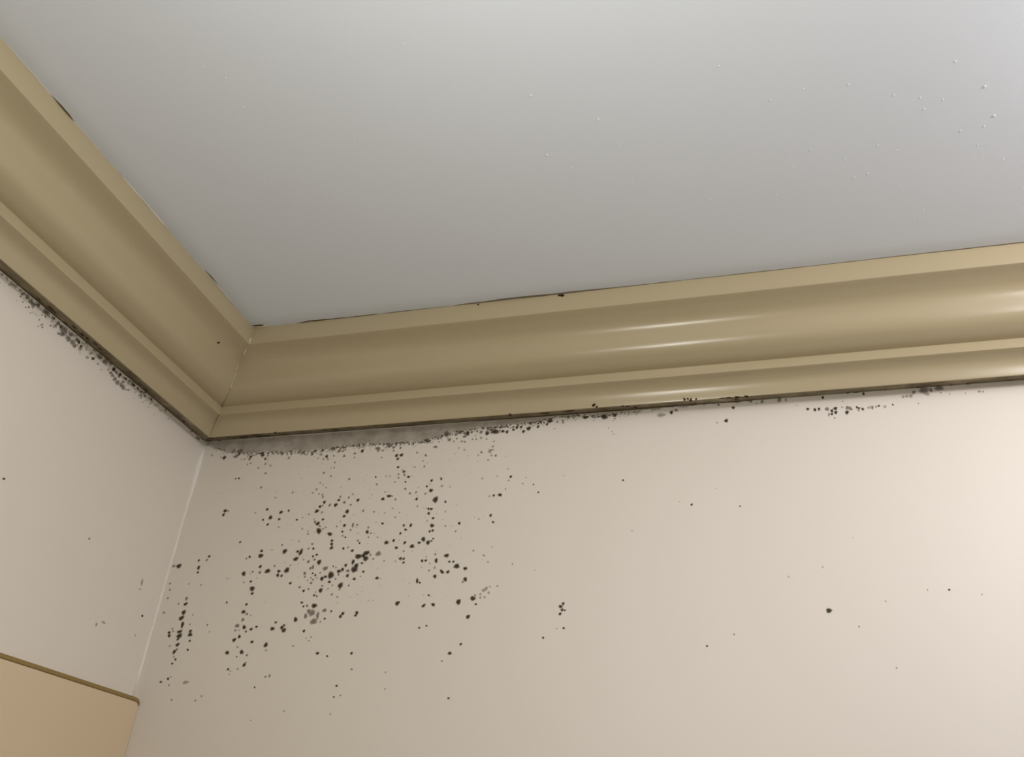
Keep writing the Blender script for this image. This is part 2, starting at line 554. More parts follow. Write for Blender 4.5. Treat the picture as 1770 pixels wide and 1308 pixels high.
SHADE = ['dark', 'greyish', 'faint']
WALL = '''0,208,-1476,163,167,-4,1,- 0,397,-1526,129,132,-4,1,- 0,455,-1536,290,297,-4,0,FA 0,673,-1528,288,295,-4,1,FA 0,717,-1442,449,462,-4,1,FA 0,712,-1496,240,246,-4,1,FA 0,599,-1425,322,331,-4,2,FA 0,945,-1551,206,211,-4,0,FA 0,933,-1597,190,194,-4,1,-
0,891,-1555,127,130,-4,2,- 0,845,-1586,143,146,-4,1,- 0,786,-1587,127,130,-4,2,- 0,1161,-1538,267,275,-4,0,FA 0,1257,-1547,141,145,-4,1,- 0,1225,-1609,188,192,-4,0,FA 0,1276,-1628,94,96,-4,1,- 0,974,-1669,189,193,-4,2,- 0,917,-1688,158,161,-4,2,-
0,1134,-1766,156,159,-4,1,- 0,1347,-1739,186,190,-4,2,- 0,1251,-1702,218,223,-4,2,- 0,1291,-1871,216,219,-4,2,- 0,771,-1932,173,174,-4,1,- 0,829,-1932,157,158,-4,0,- 0,1271,-2118,183,184,-3,1,- 0,1566,-2309,165,165,-3,2,- 0,1852,-2238,193,194,-3,2,-
0,1276,-2548,165,163,-3,2,- 0,729,-2488,276,272,-3,0,u0 0,788,-2495,184,181,-3,2,- 0,716,-2554,230,226,-3,0,CE 0,1471,-2501,209,207,-3,0,CE 0,1559,-2640,320,265,50,0,CE 0,1438,-2672,163,160,-3,0,- 0,1538,-2753,191,188,-3,0,CE 0,1722,-2560,271,244,30,0,CF
0,1716,-2675,191,188,-3,0,CF 0,1738,-2805,146,143,-3,2,- 0,1848,-2541,176,175,-3,0,- 0,2019,-2699,159,157,-3,0,- 0,2206,-2618,130,129,-3,1,- 0,2109,-2666,130,129,-3,2,- 0,2145,-2849,157,155,-3,2,- 0,2248,-2891,128,126,-2,2,- 0,2254,-2935,156,153,-2,1,-
0,2308,-2699,100,99,-3,1,- 0,2335,-2748,291,150,111,1,CI 0,2387,-2778,289,283,49,0,CI 0,2431,-2822,156,154,-3,1,- 0,2459,-2713,185,183,-3,0,- 0,2422,-2595,157,157,-3,1,- 0,2330,-2573,304,268,30,0,CI 0,2408,-2486,158,158,-3,1,- 0,2368,-2501,216,216,-3,0,CI
0,2429,-2431,230,232,-3,0,CI 0,2388,-2344,159,161,-3,1,- 0,2376,-2304,160,161,-3,1,- 0,2312,-2287,146,147,-3,2,- 0,2253,-2205,176,178,-3,2,- 0,2199,-2262,176,177,-3,2,- 0,2411,-2188,131,133,-3,2,- 0,2350,-2135,117,119,-3,2,- 0,2297,-2098,162,164,-3,2,-
0,2323,-1929,163,167,-4,1,- 0,2454,-1993,147,150,-4,1,- 0,2529,-2485,262,169,80,1,CI 0,2628,-2488,271,272,-3,0,CI 0,2666,-2408,200,202,-3,0,CI 0,2681,-2353,172,174,-3,1,- 0,2826,-2375,171,173,-3,1,- 0,2765,-2452,232,203,30,1,CI 0,2878,-2496,155,156,-3,1,-
0,2838,-2605,305,271,18,0,CJ 0,2802,-2679,211,210,-3,0,CI 0,2985,-2426,225,228,-3,0,CJ 0,2780,-2064,173,178,-4,1,- 0,2881,-2322,171,173,-3,2,- 0,2427,-2896,483,320,-44,0,CI 0,2489,-2868,141,139,-3,1,- 0,2529,-2843,155,153,-3,2,- 0,2617,-2954,410,223,-29,0,CI
0,2709,-2837,140,139,-3,1,- 0,2833,-2827,223,221,-3,0,CI 0,2816,-2925,167,164,-2,0,- 0,2833,-2990,138,136,-2,1,- 0,2880,-3016,138,136,-2,0,- 0,2945,-2904,152,150,-3,1,- 0,2971,-2829,316,183,95,1,CJ 0,3039,-2825,166,165,-3,1,- 0,2051,-1582,243,252,-4,1,FB
0,2090,-1532,228,237,-4,1,FB 0,1917,-1565,183,190,-4,1,- 0,2219,-1606,135,141,-4,1,- 0,2319,-1642,239,249,-4,0,FB 0,2441,-1640,149,155,-4,1,- 0,2480,-1758,148,153,-4,1,- 0,2622,-1657,207,215,-4,1,FB 0,2798,-1623,191,200,-4,1,- 0,2807,-1695,117,122,-4,1,-
0,2517,-1559,298,311,-4,1,FB 0,2585,-1567,178,186,-4,1,- 0,2350,-1691,179,185,-4,2,- 0,2269,-1688,180,186,-4,2,- 0,2171,-1662,150,156,-4,2,- 0,1651,-1623,231,238,-4,2,- 0,1680,-1549,231,239,-4,1,FB 0,1605,-1551,185,191,-4,1,- 0,1514,-1552,155,160,-4,1,-
0,2490,-1852,147,152,-4,2,- 0,2432,-1852,133,137,-4,2,- 0,2921,-1588,249,261,-4,0,FB 0,3269,-1727,129,135,-4,1,- 0,3191,-1566,290,306,-4,1,FB 0,3154,-1556,204,214,-4,1,- 0,3268,-1604,173,182,-4,1,- 0,3194,-1606,174,183,-4,1,- 0,3445,-1565,201,213,-4,1,-
0,3453,-1622,158,166,-4,1,- 0,3560,-1581,186,197,-4,1,- 0,3372,-1530,416,244,-4,1,FB 0,3514,-1710,242,255,-4,0,CJ 0,3594,-1706,256,269,-4,0,CJ 0,3542,-1768,199,209,-4,0,CJ 0,3566,-1912,183,191,-4,0,CJ 0,3674,-1996,196,204,-4,0,CJ 0,3649,-1966,140,146,-4,2,-
0,3688,-2051,181,188,-4,1,- 0,3759,-2088,194,202,-4,0,CJ 0,3591,-2031,154,160,-4,1,- 0,3597,-2091,154,159,-4,1,- 0,3548,-2159,139,144,-3,2,- 0,3721,-2169,138,143,-3,0,- 0,3732,-2283,179,184,-3,1,- 0,3817,-2363,178,183,-3,1,- 0,3219,-2058,142,146,-4,0,-
0,3256,-2181,183,188,-3,2,- 0,3392,-2050,127,131,-4,2,- 0,3456,-2058,127,131,-4,2,- 0,3410,-2317,139,142,-3,2,- 0,3392,-2430,236,240,-3,0,CJ 0,3487,-2388,353,212,-3,0,CJ 0,3538,-2391,110,113,-3,1,- 0,3597,-2448,192,196,-3,2,- 0,3913,-2352,163,168,-3,1,-
0,3935,-2460,203,208,-3,0,CK 0,3962,-2576,135,137,-3,1,- 0,3838,-1928,153,160,-4,2,- 0,3849,-1683,155,164,-4,1,- 0,3995,-1738,195,207,-4,1,- 0,3964,-1833,139,147,-4,2,- 0,3996,-1928,152,160,-4,1,- 0,4139,-1605,293,223,-4,1,FC 0,4292,-2155,162,170,-4,0,-
0,4276,-2130,108,113,-4,1,- 0,4139,-2171,190,198,-3,0,CK 0,4073,-2264,163,169,-3,0,- 0,4147,-2334,270,279,-3,0,CK 0,4118,-2225,109,113,-3,2,- 0,4311,-2271,175,182,-3,2,- 0,4442,-2293,120,125,-3,2,- 0,4234,-2486,401,413,-3,0,u1 0,4394,-2529,172,177,-3,0,-
0,4065,-2381,189,195,-3,2,- 0,4140,-2627,173,177,-3,0,- 0,4186,-2632,186,190,-3,0,CK 0,4152,-2700,199,203,-3,0,CK 0,4229,-2778,185,187,-3,0,- 0,4226,-2892,275,278,-3,0,CK 0,4199,-2980,170,171,-2,0,- 0,4243,-2969,183,184,-2,0,- 0,4139,-2816,132,134,-3,2,-
0,4409,-2683,131,134,-3,2,- 0,4432,-2908,130,132,-3,1,- 0,4639,-2876,194,197,-3,0,CK 0,4596,-2996,129,130,-2,1,- 0,5145,-2882,164,169,-3,0,- 0,5102,-2777,191,197,-3,0,CL 0,5126,-2468,168,175,-3,0,- 0,5059,-2477,142,148,-3,2,- 0,4935,-2185,158,167,-4,2,-
0,4928,-2824,128,131,-3,2,- 0,3100,-2607,181,182,-3,1,- 0,3279,-2631,138,139,-3,1,- 0,3455,-2659,123,124,-3,2,- 0,3572,-2591,123,125,-3,2,- 0,3691,-2665,122,123,-3,2,- 0,3630,-2735,149,150,-3,2,- 0,3444,-2824,177,177,-3,0,- 0,3226,-2878,164,163,-3,1,-
0,3219,-2947,245,244,-2,0,CJ 0,3281,-2969,136,135,-2,1,- 0,3785,-2870,174,175,-3,0,- 0,3821,-2937,186,187,-3,0,- 0,3895,-2873,257,186,65,0,CJ 0,3749,-2992,173,173,-2,0,- 0,3253,-3031,122,121,-2,1,- 0,3396,-3037,121,120,-2,1,- 0,4612,-1690,164,175,-4,2,-
0,4520,-1650,137,147,-4,2,- 0,4885,-1753,188,202,-4,2,- 0,5017,-1734,268,289,-4,2,CL 0,5059,-1665,188,203,-4,2,- 0,4842,-1793,134,144,-4,2,- 0,5049,-1815,160,172,-4,2,- 0,5002,-1889,160,171,-4,2,- 0,5116,-1819,186,200,-4,2,- 0,3878,-1512,198,211,-4,1,-
0,3767,-1526,171,181,-4,1,- 0,4009,-1500,254,271,-4,1,FC 0,4303,-1396,419,454,-4,1,FC 0,4355,-1496,250,269,-4,1,FC 0,4450,-1415,181,195,-4,1,- 0,4459,-1363,181,196,-5,1,- 0,4641,-1407,303,330,-4,0,FC 0,4598,-1456,313,234,42,1,FC 0,4706,-1398,165,180,-4,1,-
0,4853,-1409,219,238,-4,1,FC 0,4955,-1417,299,327,-4,1,FC 0,4558,-1541,165,178,-4,1,- 0,4606,-1552,151,163,-4,1,- 0,4427,-1531,166,179,-4,2,- 0,4726,-1517,123,133,-4,1,- 0,4787,-1522,136,148,-4,1,- 0,4471,-1486,138,149,-4,1,- 0,1132,-3022,163,157,-2,0,-
0,1861,-3096,157,153,-2,1,- 0,1927,-3197,341,329,-2,0,u2 0,1535,-3176,217,209,-2,0,CC 0,1539,-3253,345,332,-2,0,CC 0,1355,-3263,188,180,-2,0,- 0,1307,-3288,160,152,-2,1,- 0,1709,-3169,115,111,-2,2,- 0,1573,-3422,228,217,-2,0,CC 0,1587,-3511,213,202,-2,1,-
0,1464,-3497,171,162,-2,1,- 0,1710,-3495,377,316,13,0,CC 0,1808,-3419,170,162,-2,1,- 0,1321,-3523,315,299,-2,0,CC 0,1431,-3525,100,95,-2,2,- 0,1470,-3646,184,174,-2,0,- 0,1521,-3756,360,323,93,0,CC 0,1539,-3829,210,197,-1,0,CC 0,1355,-3656,157,147,-2,2,-
0,1067,-3590,116,109,-2,2,- 0,1898,-3504,238,227,-2,0,CG 0,1894,-3564,238,226,-2,0,CG 0,1959,-3574,195,185,-2,0,CG 0,2026,-3491,372,365,68,0,CG 0,2070,-3418,126,120,-2,1,- 0,2126,-3689,193,183,-2,0,CG 0,2137,-3323,383,267,8,0,CG 0,2143,-3209,211,204,-2,0,CG
0,2197,-3220,461,258,74,0,CG 0,2130,-3047,142,138,-2,2,- 0,2358,-3100,168,164,-2,1,- 0,2312,-3169,154,150,-2,1,- 0,2393,-3172,181,176,-2,0,- 0,2467,-3269,180,174,-2,0,- 0,2410,-3293,167,161,-2,0,- 0,2445,-3344,180,173,-2,1,- 0,2351,-3373,222,213,-2,1,CO
0,2267,-3338,139,134,-2,2,- 0,2527,-3385,330,318,-2,0,CO 0,2443,-3456,290,196,96,1,CO 0,2405,-3474,206,198,-2,1,- 0,2329,-3549,234,223,-2,1,CG 0,2340,-3602,151,144,-2,1,- 0,2458,-3552,151,144,-2,0,- 0,2505,-3582,164,156,-2,0,- 0,2534,-3622,109,104,-2,1,-
0,2442,-3619,123,117,-2,1,- 0,2481,-3648,150,142,-2,1,- 0,2398,-3652,123,117,-2,2,- 0,2461,-3696,190,181,-2,1,- 0,2288,-3753,178,168,-1,1,- 0,2365,-3808,190,179,-1,0,- 0,2438,-3783,149,141,-1,1,- 0,2576,-3547,136,130,-2,1,- 0,2621,-3636,284,271,-2,0,CO
0,2672,-3609,203,194,-2,0,CO 0,2753,-3586,493,408,60,0,CO 0,2646,-3484,394,275,30,1,CO 0,2766,-3456,149,144,-2,1,- 0,2813,-3478,122,117,-2,1,- 0,2672,-3060,194,190,-2,0,CN 0,2678,-3113,221,216,-2,0,CN 0,2685,-3172,317,194,36,0,CN 0,2880,-3189,178,174,-2,0,-
0,2952,-3173,136,133,-2,1,- 0,3029,-3228,204,199,-2,0,CQ 0,3091,-3074,150,148,-2,1,- 0,3125,-3115,149,147,-2,0,- 0,2870,-3533,269,259,-2,0,CO 0,2922,-3507,229,220,-2,0,CO 0,2962,-3447,216,208,-2,0,CO 0,3010,-3531,241,232,-2,1,CO 0,3016,-3603,227,218,-2,0,CO
0,2873,-3584,148,142,-2,1,- 0,2837,-3646,148,141,-2,1,- 0,2747,-3687,202,192,-2,0,CO 0,2805,-3738,120,115,-1,1,- 0,2648,-3743,162,153,-1,1,- 0,2634,-3809,295,280,-1,0,CO 0,2746,-3787,120,114,-1,1,- 0,2931,-3744,372,355,-1,0,CO 0,2926,-3803,133,126,-1,1,-
0,3063,-3748,146,139,-1,1,- 0,3131,-3654,199,191,-2,0,CQ 0,3141,-3319,452,367,-2,0,u3 0,3219,-3309,268,262,-2,0,CQ 0,3131,-3459,321,311,-2,0,CQ 0,3107,-3515,427,413,-2,0,u4 0,3070,-3400,376,199,78,0,CQ 0,3211,-3423,160,155,-2,0,- 0,3220,-3619,106,102,-2,1,-
0,3255,-3551,172,166,-2,0,- 0,2821,-3871,159,151,-1,1,- 0,2912,-3911,132,125,-1,1,- 0,2559,-3834,135,127,-1,2,- 0,2545,-3878,161,152,-1,0,- 0,2590,-3892,134,126,-1,0,- 0,2371,-3979,175,164,-1,0,- 0,2410,-4035,148,138,-1,0,- 0,2464,-4026,187,175,-1,1,-
0,2577,-4029,346,324,-1,0,u5 0,2565,-4131,424,396,-1,1,u6 0,2507,-4106,293,273,-1,1,CM 0,2658,-4169,443,231,90,1,CM 0,2611,-4252,448,415,-1,1,u7 0,2472,-4174,347,231,112,1,CH 0,2750,-4098,277,259,-1,1,CM 0,2857,-4112,144,135,-1,0,- 0,2775,-4216,157,146,-1,0,-
0,3040,-4149,254,192,72,0,CP 0,3010,-4189,223,191,41,0,CP 0,3238,-4179,180,169,-1,0,- 0,3252,-4143,264,199,89,0,CP 0,2718,-4259,157,146,-1,2,- 0,2325,-4221,315,262,91,0,CH 0,2021,-4257,175,161,-1,0,- 0,1989,-4345,282,259,-1,0,CH 0,2164,-4297,147,135,-1,0,-
0,2136,-4331,268,246,-1,0,CH 0,2175,-4371,290,285,54,0,CH 0,2489,-4384,197,181,-1,0,CH 0,1151,-3954,142,131,-1,0,- 0,1485,-3988,195,181,-1,0,CD 0,1464,-4097,278,257,-1,0,CD 0,1527,-4129,194,179,-1,1,- 0,1592,-4151,138,127,-1,2,- 0,1483,-4211,270,209,68,1,CD
0,1413,-4295,304,278,-1,1,CD 0,1531,-4318,263,267,55,0,CD 0,1651,-4349,218,199,-1,0,CD 0,1728,-4314,177,162,-1,0,- 0,1399,-4361,165,150,-1,1,- 0,1575,-4381,150,137,-1,0,- 0,1458,-4362,124,113,-1,2,- 0,3259,-3355,378,345,89,0,CQ 0,3259,-3272,421,335,18,0,CQ
0,3447,-3289,359,352,-2,1,u8 0,3380,-3365,146,143,-2,1,- 0,3324,-3303,160,157,-2,1,- 0,3482,-3651,222,214,-2,0,CQ 0,3554,-3400,145,141,-2,2,- 0,3549,-3124,303,260,48,0,CR 0,3658,-3097,200,198,-2,0,CR 0,3715,-3209,211,209,-2,0,CR 0,3837,-3135,210,179,18,0,CR
0,3824,-3158,105,104,-2,1,- 0,3838,-3264,144,142,-2,1,- 0,3955,-3195,288,286,-2,0,CR 0,4058,-3147,196,195,-2,0,CR 0,4116,-3096,300,300,-2,0,CR 0,4194,-3149,286,285,-2,0,CR 0,4243,-3129,130,130,-2,0,- 0,4265,-3094,130,130,-2,0,- 0,3800,-3373,209,205,-2,0,CR
0,3850,-3379,182,179,-2,0,- 0,3856,-3435,169,165,-2,0,- 0,3728,-3413,131,128,-2,2,- 0,4135,-3419,193,190,-2,0,CR 0,4190,-3416,180,177,-2,0,- 0,4192,-3362,103,102,-2,1,- 0,4255,-3461,102,100,-2,1,- 0,4256,-3565,140,137,-2,1,- 0,4323,-3329,154,152,-2,1,-
0,4346,-3423,299,217,96,0,CR 0,4335,-3526,178,174,-2,2,- 0,4352,-3651,239,234,-2,0,CR 0,4449,-3587,396,175,-47,0,CS 0,4537,-3593,223,211,52,0,CS 0,4494,-3354,366,227,-2,0,CS 0,4544,-3446,164,162,-2,0,- 0,4604,-3448,164,162,-2,0,- 0,4659,-3514,350,347,-2,0,u9
0,4788,-3552,248,246,-2,0,CS 0,4801,-3706,271,266,-2,0,CS 0,4767,-3744,148,145,-2,1,- 0,4096,-3708,311,178,97,0,CR 0,4137,-3737,152,147,-2,0,- 0,4291,-3918,150,144,-1,0,- 0,3841,-4021,291,277,-1,0,u10 0,3863,-4004,114,108,-1,0,- 0,4232,-4061,273,193,41,0,CT
0,4370,-4049,282,193,-19,0,CT 0,4732,-4019,329,318,-1,0,u11 0,4933,-3976,314,306,-1,0,u12 0,4960,-3934,145,141,-1,1,- 0,4982,-4055,144,140,-1,0,u13 0,4885,-4224,263,253,-1,0,u14 0,4204,-4362,147,138,-1,0,- 0,4306,-4336,134,127,-1,0,- 0,4885,-3297,163,163,-2,2,-
0,5043,-3373,174,174,-2,2,- 0,5154,-3253,112,113,-2,2,- 0,5111,-3468,148,147,-2,2,- 0,5113,-3842,242,237,-1,2,- 0,5077,-3868,242,237,-1,2,- 0,5151,-3902,180,177,-1,2,- 0,5035,-3920,169,165,-1,2,- 0,5038,-3967,169,164,-1,2,- 0,5268,-3814,144,142,-1,2,-
0,5166,-3817,133,130,-1,2,- 0,5098,-3962,168,164,-1,2,- 0,1488,-4451,214,236,55,0,CD 0,1417,-4497,273,248,-1,0,CD 0,1709,-4527,216,196,-1,0,CD 0,1497,-4596,149,134,0,1,- 0,1352,-4674,318,220,0,0,CD 0,1580,-4667,271,274,55,0,CD 0,1675,-4709,174,156,0,1,-
0,1520,-4731,108,96,0,0,- 0,1665,-4842,231,224,42,0,CD 0,1684,-4811,120,107,0,1,- 0,1427,-4901,174,155,0,0,- 0,1469,-4925,120,107,0,2,- 0,1577,-4897,160,142,0,2,- 0,1465,-4971,120,106,0,2,- 0,1938,-4571,291,282,80,0,CD 0,1959,-4644,173,156,0,2,-
0,2034,-5001,156,139,0,1,- 0,2095,-4988,208,156,103,1,- 0,1902,-5141,130,114,0,0,- 0,2758,-4690,218,198,0,0,u15 0,2911,-4730,153,139,0,0,- 0,3266,-4693,188,172,0,0,u16 0,3304,-4904,149,135,0,1,- 0,2364,-4588,157,143,0,2,- 0,2616,-4469,143,131,-1,2,-
0,2544,-4482,118,108,-1,2,- 0,2593,-4518,130,119,-1,2,- 0,3121,-5117,161,143,0,0,- 0,3107,-5259,123,109,0,0,- 0,3199,-5239,123,109,0,1,- 0,1945,-5563,102,88,1,1,- 0,3098,-5473,146,128,1,2,- 0,2417,-5441,151,131,1,2,- 0,4816,-4585,165,155,0,0,u17
0,4673,-4701,224,209,0,0,u18 0,4574,-4801,153,142,0,2,- 0,3800,-4944,133,121,0,2,- 0,3820,-5154,108,97,0,1,- 0,4711,-5263,138,125,0,0,u19 0,74,-3366,229,216,-2,1,CA 0,165,-3369,365,345,-2,0,CA 0,490,-3290,181,172,-2,0,- 0,652,-3232,203,193,-2,0,CC
0,628,-3289,180,171,-2,1,- 0,520,-3407,353,188,96,0,CA 0,528,-3481,179,169,-2,0,- 0,93,-3641,158,148,-2,1,- 0,124,-3738,157,146,-1,1,- 0,129,-3866,156,144,-1,1,- 0,426,-3657,134,125,-2,2,- 0,453,-3879,237,220,57,1,CB 0,463,-3962,286,230,24,0,CB
0,341,-3958,155,142,-1,1,- 0,468,-4087,328,300,-1,0,CB 0,455,-4170,374,304,36,0,CB 0,503,-4270,489,207,90,0,CB 0,486,-4369,370,221,4,0,CB 0,664,-4365,235,213,-1,0,CB 0,675,-4415,299,270,-1,0,CB 0,314,-4380,217,196,-1,0,CB 0,329,-4426,238,215,-1,0,CB
0,351,-4324,152,138,-1,1,- 0,374,-4362,152,137,-1,1,- 0,500,-4430,451,291,-1,0,CB 0,489,-4478,193,174,-1,0,- 0,695,-4503,170,153,-1,0,- 0,700,-4630,169,151,0,0,- 0,510,-4556,278,245,30,0,CB 0,487,-4656,333,207,77,0,CB 0,521,-4620,170,152,0,1,-
0,502,-4728,127,113,0,1,- 0,540,-4764,169,150,0,0,- 0,505,-4821,169,149,0,0,- 0,502,-5029,188,165,0,0,- 0,399,-5073,168,147,0,0,u20 0,540,-5003,125,110,0,2,- 0,544,-5116,166,145,0,2,- 0,802,-5077,445,217,0,2,CB 0,1027,-5318,141,123,0,1,-
0,1111,-5259,161,140,0,2,- 0,648,-5312,185,160,0,2,- 0,921,-4276,149,136,-1,1,- 0,982,-4378,127,115,-1,2,- 0,626,-4266,151,137,-1,2,- 0,631,-4126,130,119,-1,2,- 0,128,-4084,283,162,-1,2,- 0,641,-3679,155,144,-1,2,- 0,387,-4574,172,154,0,2,-
0,5322,-2057,92,99,-4,1,- 0,5368,-2184,183,195,-4,0,u21 0,5337,-2242,114,121,-3,1,- 0,5299,-2377,114,120,-3,1,- 0,5221,-2465,307,214,-3,0,CL 0,5598,-2212,91,97,-4,1,- 0,5555,-2306,135,144,-3,2,- 0,5715,-2329,112,119,-3,0,- 0,5791,-2457,133,141,-3,0,u22
0,6156,-2218,88,95,-4,1,- 0,7009,-2341,127,139,-3,0,u23 0,7116,-3096,102,108,-2,2,- 0,5462,-3508,86,86,-2,0,- 0,6185,-4073,182,180,-1,0,CU 0,6151,-4110,222,219,-1,0,CU 0,6172,-4154,181,179,-1,0,CU 0,6207,-4161,120,119,-1,0,CU 0,6147,-4207,181,178,-1,0,CU
0,6197,-4392,139,135,-1,0,u24 0,6106,-4398,100,97,-1,2,- 0,5929,-4512,140,135,-1,0,u25 0,5161,-2163,116,123,-4,2,- 0,8605,-1302,194,231,-5,0,u26 0,8491,-1505,270,245,-5,0,u27 0,8360,-1529,119,140,-5,2,- 0,7930,-2759,143,157,-3,0,u28 0,7770,-2708,72,79,-3,2,-
0,8557,-2815,97,108,-3,0,u29 0,8270,-2540,71,80,-3,2,- 0,7733,-1304,232,271,-5,0,FE 0,7805,-1274,201,235,-5,1,FE 0,7585,-1336,559,325,-5,2,FE 0,8406,-1236,181,215,-5,1,- 0,8857,-1223,177,214,-5,1,- 0,9008,-1237,205,249,-5,1,FE 0,8932,-1257,118,142,-5,2,-
0,9244,-1232,261,319,-5,1,FE 0,9331,-1239,145,177,-5,1,- 0,9465,-1343,86,105,-5,2,- 0,9471,-4224,288,273,-52,0,u30 0,10854,-4002,110,125,-1,0,u31 0,10130,-4124,85,94,-1,1,- 0,9781,-4421,99,107,-1,1,- 0,10108,-4899,95,101,0,1,- 0,11192,-4067,95,109,-1,2,-
0,9476,-3680,105,116,-2,2,- 0,10617,-3999,98,110,-1,2,- 0,9890,-3311,75,85,-2,2,- 0,9057,-3791,103,111,-2,2,- 0,8329,-4497,103,105,-1,1,- 0,7995,-4634,116,117,0,0,- 0,9603,-1412,170,208,-5,0,RA 0,9694,-1430,185,226,-5,0,RA 0,9749,-1425,169,207,-5,0,RA
0,9853,-1434,244,301,-5,1,RA 0,9912,-1467,182,225,-5,0,RA 0,9963,-1434,213,263,-5,0,RA 0,9959,-1496,197,243,-5,0,RA 0,9870,-1514,137,168,-5,1,- 0,9905,-1517,152,186,-5,0,- 0,9860,-1540,91,112,-5,1,- 0,9931,-1581,121,148,-5,2,- 0,10118,-1423,136,169,-5,1,-
0,10107,-1447,151,187,-5,1,- 0,10152,-1451,334,220,-42,1,RA 0,10102,-1508,226,279,-5,0,RA 0,10052,-1423,121,150,-5,2,- 0,10076,-1331,91,113,-5,2,- 0,10240,-1440,135,168,-5,0,- 0,10265,-1455,135,168,-5,0,- 0,10255,-1488,149,186,-5,2,- 0,10310,-1474,164,205,-5,0,-
0,10393,-1457,223,186,-5,2,- 0,10436,-1452,163,205,-5,1,- 0,10434,-1476,134,167,-5,2,- 0,10483,-1452,119,149,-5,1,- 0,10520,-1442,133,167,-5,0,- 0,10594,-1462,177,223,-5,2,- 0,10698,-1440,103,130,-5,0,- 0,11018,-1448,101,129,-5,2,- 0,10849,-1327,176,225,-5,2,-
0,10895,-1322,190,243,-5,2,- 0,10947,-1323,234,300,-5,2,RB 0,10994,-1271,204,263,-5,1,RB 0,11124,-1246,583,411,1,1,RB 0,11211,-1254,203,263,-5,1,RB 0,11149,-1308,326,280,-5,2,RB 0,11318,-1234,461,376,-5,1,RB 0,11325,-1306,115,149,-5,2,- 0,11427,-1338,86,111,-5,2,-
0,11791,-1331,168,222,-5,2,- 0,11836,-1339,112,148,-5,2,- 0,11621,-1343,85,111,-5,2,- 0,9824,-1245,170,210,-5,0,RB 0,10359,-1234,166,209,-5,0,- 0,5748,-1380,198,220,-5,0,FD 0,5604,-1400,292,323,-5,0,FD 0,5525,-1445,213,234,-5,0,FD 0,5077,-1413,563,386,-5,0,FC
0,4953,-1437,245,267,-4,0,FC 0,5200,-1416,271,214,30,0,FD 0,5268,-1432,215,236,-4,0,FD 0,5366,-1403,174,192,-5,0,- 0,5418,-1368,201,222,-5,0,FD 0,5484,-1364,187,207,-5,0,FD 0,5885,-1350,184,205,-5,0,FD 0,5838,-1320,132,147,-5,0,- 0,5929,-1302,355,265,-5,0,FD
0,5620,-1306,160,177,-5,0,- 0,5753,-1325,132,147,-5,0,- 0,5700,-1313,119,133,-5,1,- 0,6041,-1323,157,176,-5,1,- 0,6132,-1341,195,219,-5,2,- 0,6125,-1304,183,205,-5,2,- 0,6004,-1435,117,131,-5,2,- 0,6466,-1282,306,248,-5,0,FE 0,6747,-1294,427,348,-5,0,FE
0,6905,-1278,341,260,-5,1,FE 0,6221,-1258,156,176,-5,1,- 0,6569,-1268,179,204,-5,1,- 0,5070,-1580,121,131,-4,1,- 0,5034,-1726,134,144,-4,2,- 0,5030,-1768,120,129,-4,2,- 0,4888,-1744,121,130,-4,2,- 0,5113,-1828,133,143,-4,2,- 0,5066,-1721,120,130,-4,1,-
0,4953,-1529,122,132,-4,1,- 0,4772,-1459,110,119,-4,1,- 0,4863,-1503,191,207,-4,2,- 0,6814,-1490,100,114,-5,2,- 0,6888,-1595,100,112,-4,2,- 0,6864,-1555,100,113,-5,2,- 1,-4514,-1242,236,199,39,2,- 1,-4438,-1236,186,156,39,2,- 1,-4348,-1255,322,269,38,2,LA
1,-4287,-1242,326,270,38,2,LA 1,-4203,-1247,247,204,38,2,- 1,-4147,-1253,277,228,38,1,LA 1,-4076,-1255,336,275,37,1,LA 1,-4012,-1277,367,298,37,1,LA 1,-3960,-1287,370,299,37,1,LA 1,-3894,-1245,346,278,37,1,LA 1,-3764,-1248,412,328,36,1,LA 1,-3716,-1248,326,259,36,1,LB
1,-3616,-1252,301,237,36,1,LB 1,-3518,-1264,274,214,36,1,LB 1,-3539,-1322,241,190,35,1,LB 1,-3608,-1364,178,141,35,2,- 1,-3456,-1270,307,239,35,1,LB 1,-3391,-1297,652,504,35,1,LB 1,-3395,-1357,369,287,35,1,LB 1,-3451,-1382,213,166,35,1,- 1,-3279,-1349,470,362,35,1,LB
1,-3265,-1274,348,267,35,1,LB 1,-3193,-1348,413,315,34,1,LB 1,-3145,-1374,350,267,34,1,LB 1,-3144,-1271,290,220,34,1,LB 1,-3101,-1285,259,196,34,0,LB 1,-3043,-1312,228,172,34,0,LB 1,-3040,-1354,357,270,34,2,LB 1,-2988,-1223,165,124,34,1,- 1,-2853,-1310,267,199,34,2,-
1,-2879,-1387,298,223,33,2,- 1,-2781,-1344,269,200,33,0,LB 1,-2805,-1219,340,251,34,2,LB 1,-2695,-1251,413,303,33,1,LB 1,-2651,-1244,277,203,33,1,LB 1,-2563,-1247,492,357,33,1,LC 1,-2460,-1218,357,257,33,1,LC 1,-2366,-1249,288,206,32,0,LC 1,-2669,-1361,171,126,33,1,-
1,-3769,-1493,129,104,35,2,- 1,-3739,-1458,130,104,35,2,- 1,-2374,-1270,287,206,32,0,LC 1,-2399,-1339,320,230,32,1,LC 1,-2352,-1355,322,231,32,1,LC 1,-2314,-1270,290,207,32,1,LC 1,-2228,-1261,294,208,32,0,LC 1,-2292,-1377,396,283,32,1,LC 1,-2223,-1395,436,310,32,1,LC
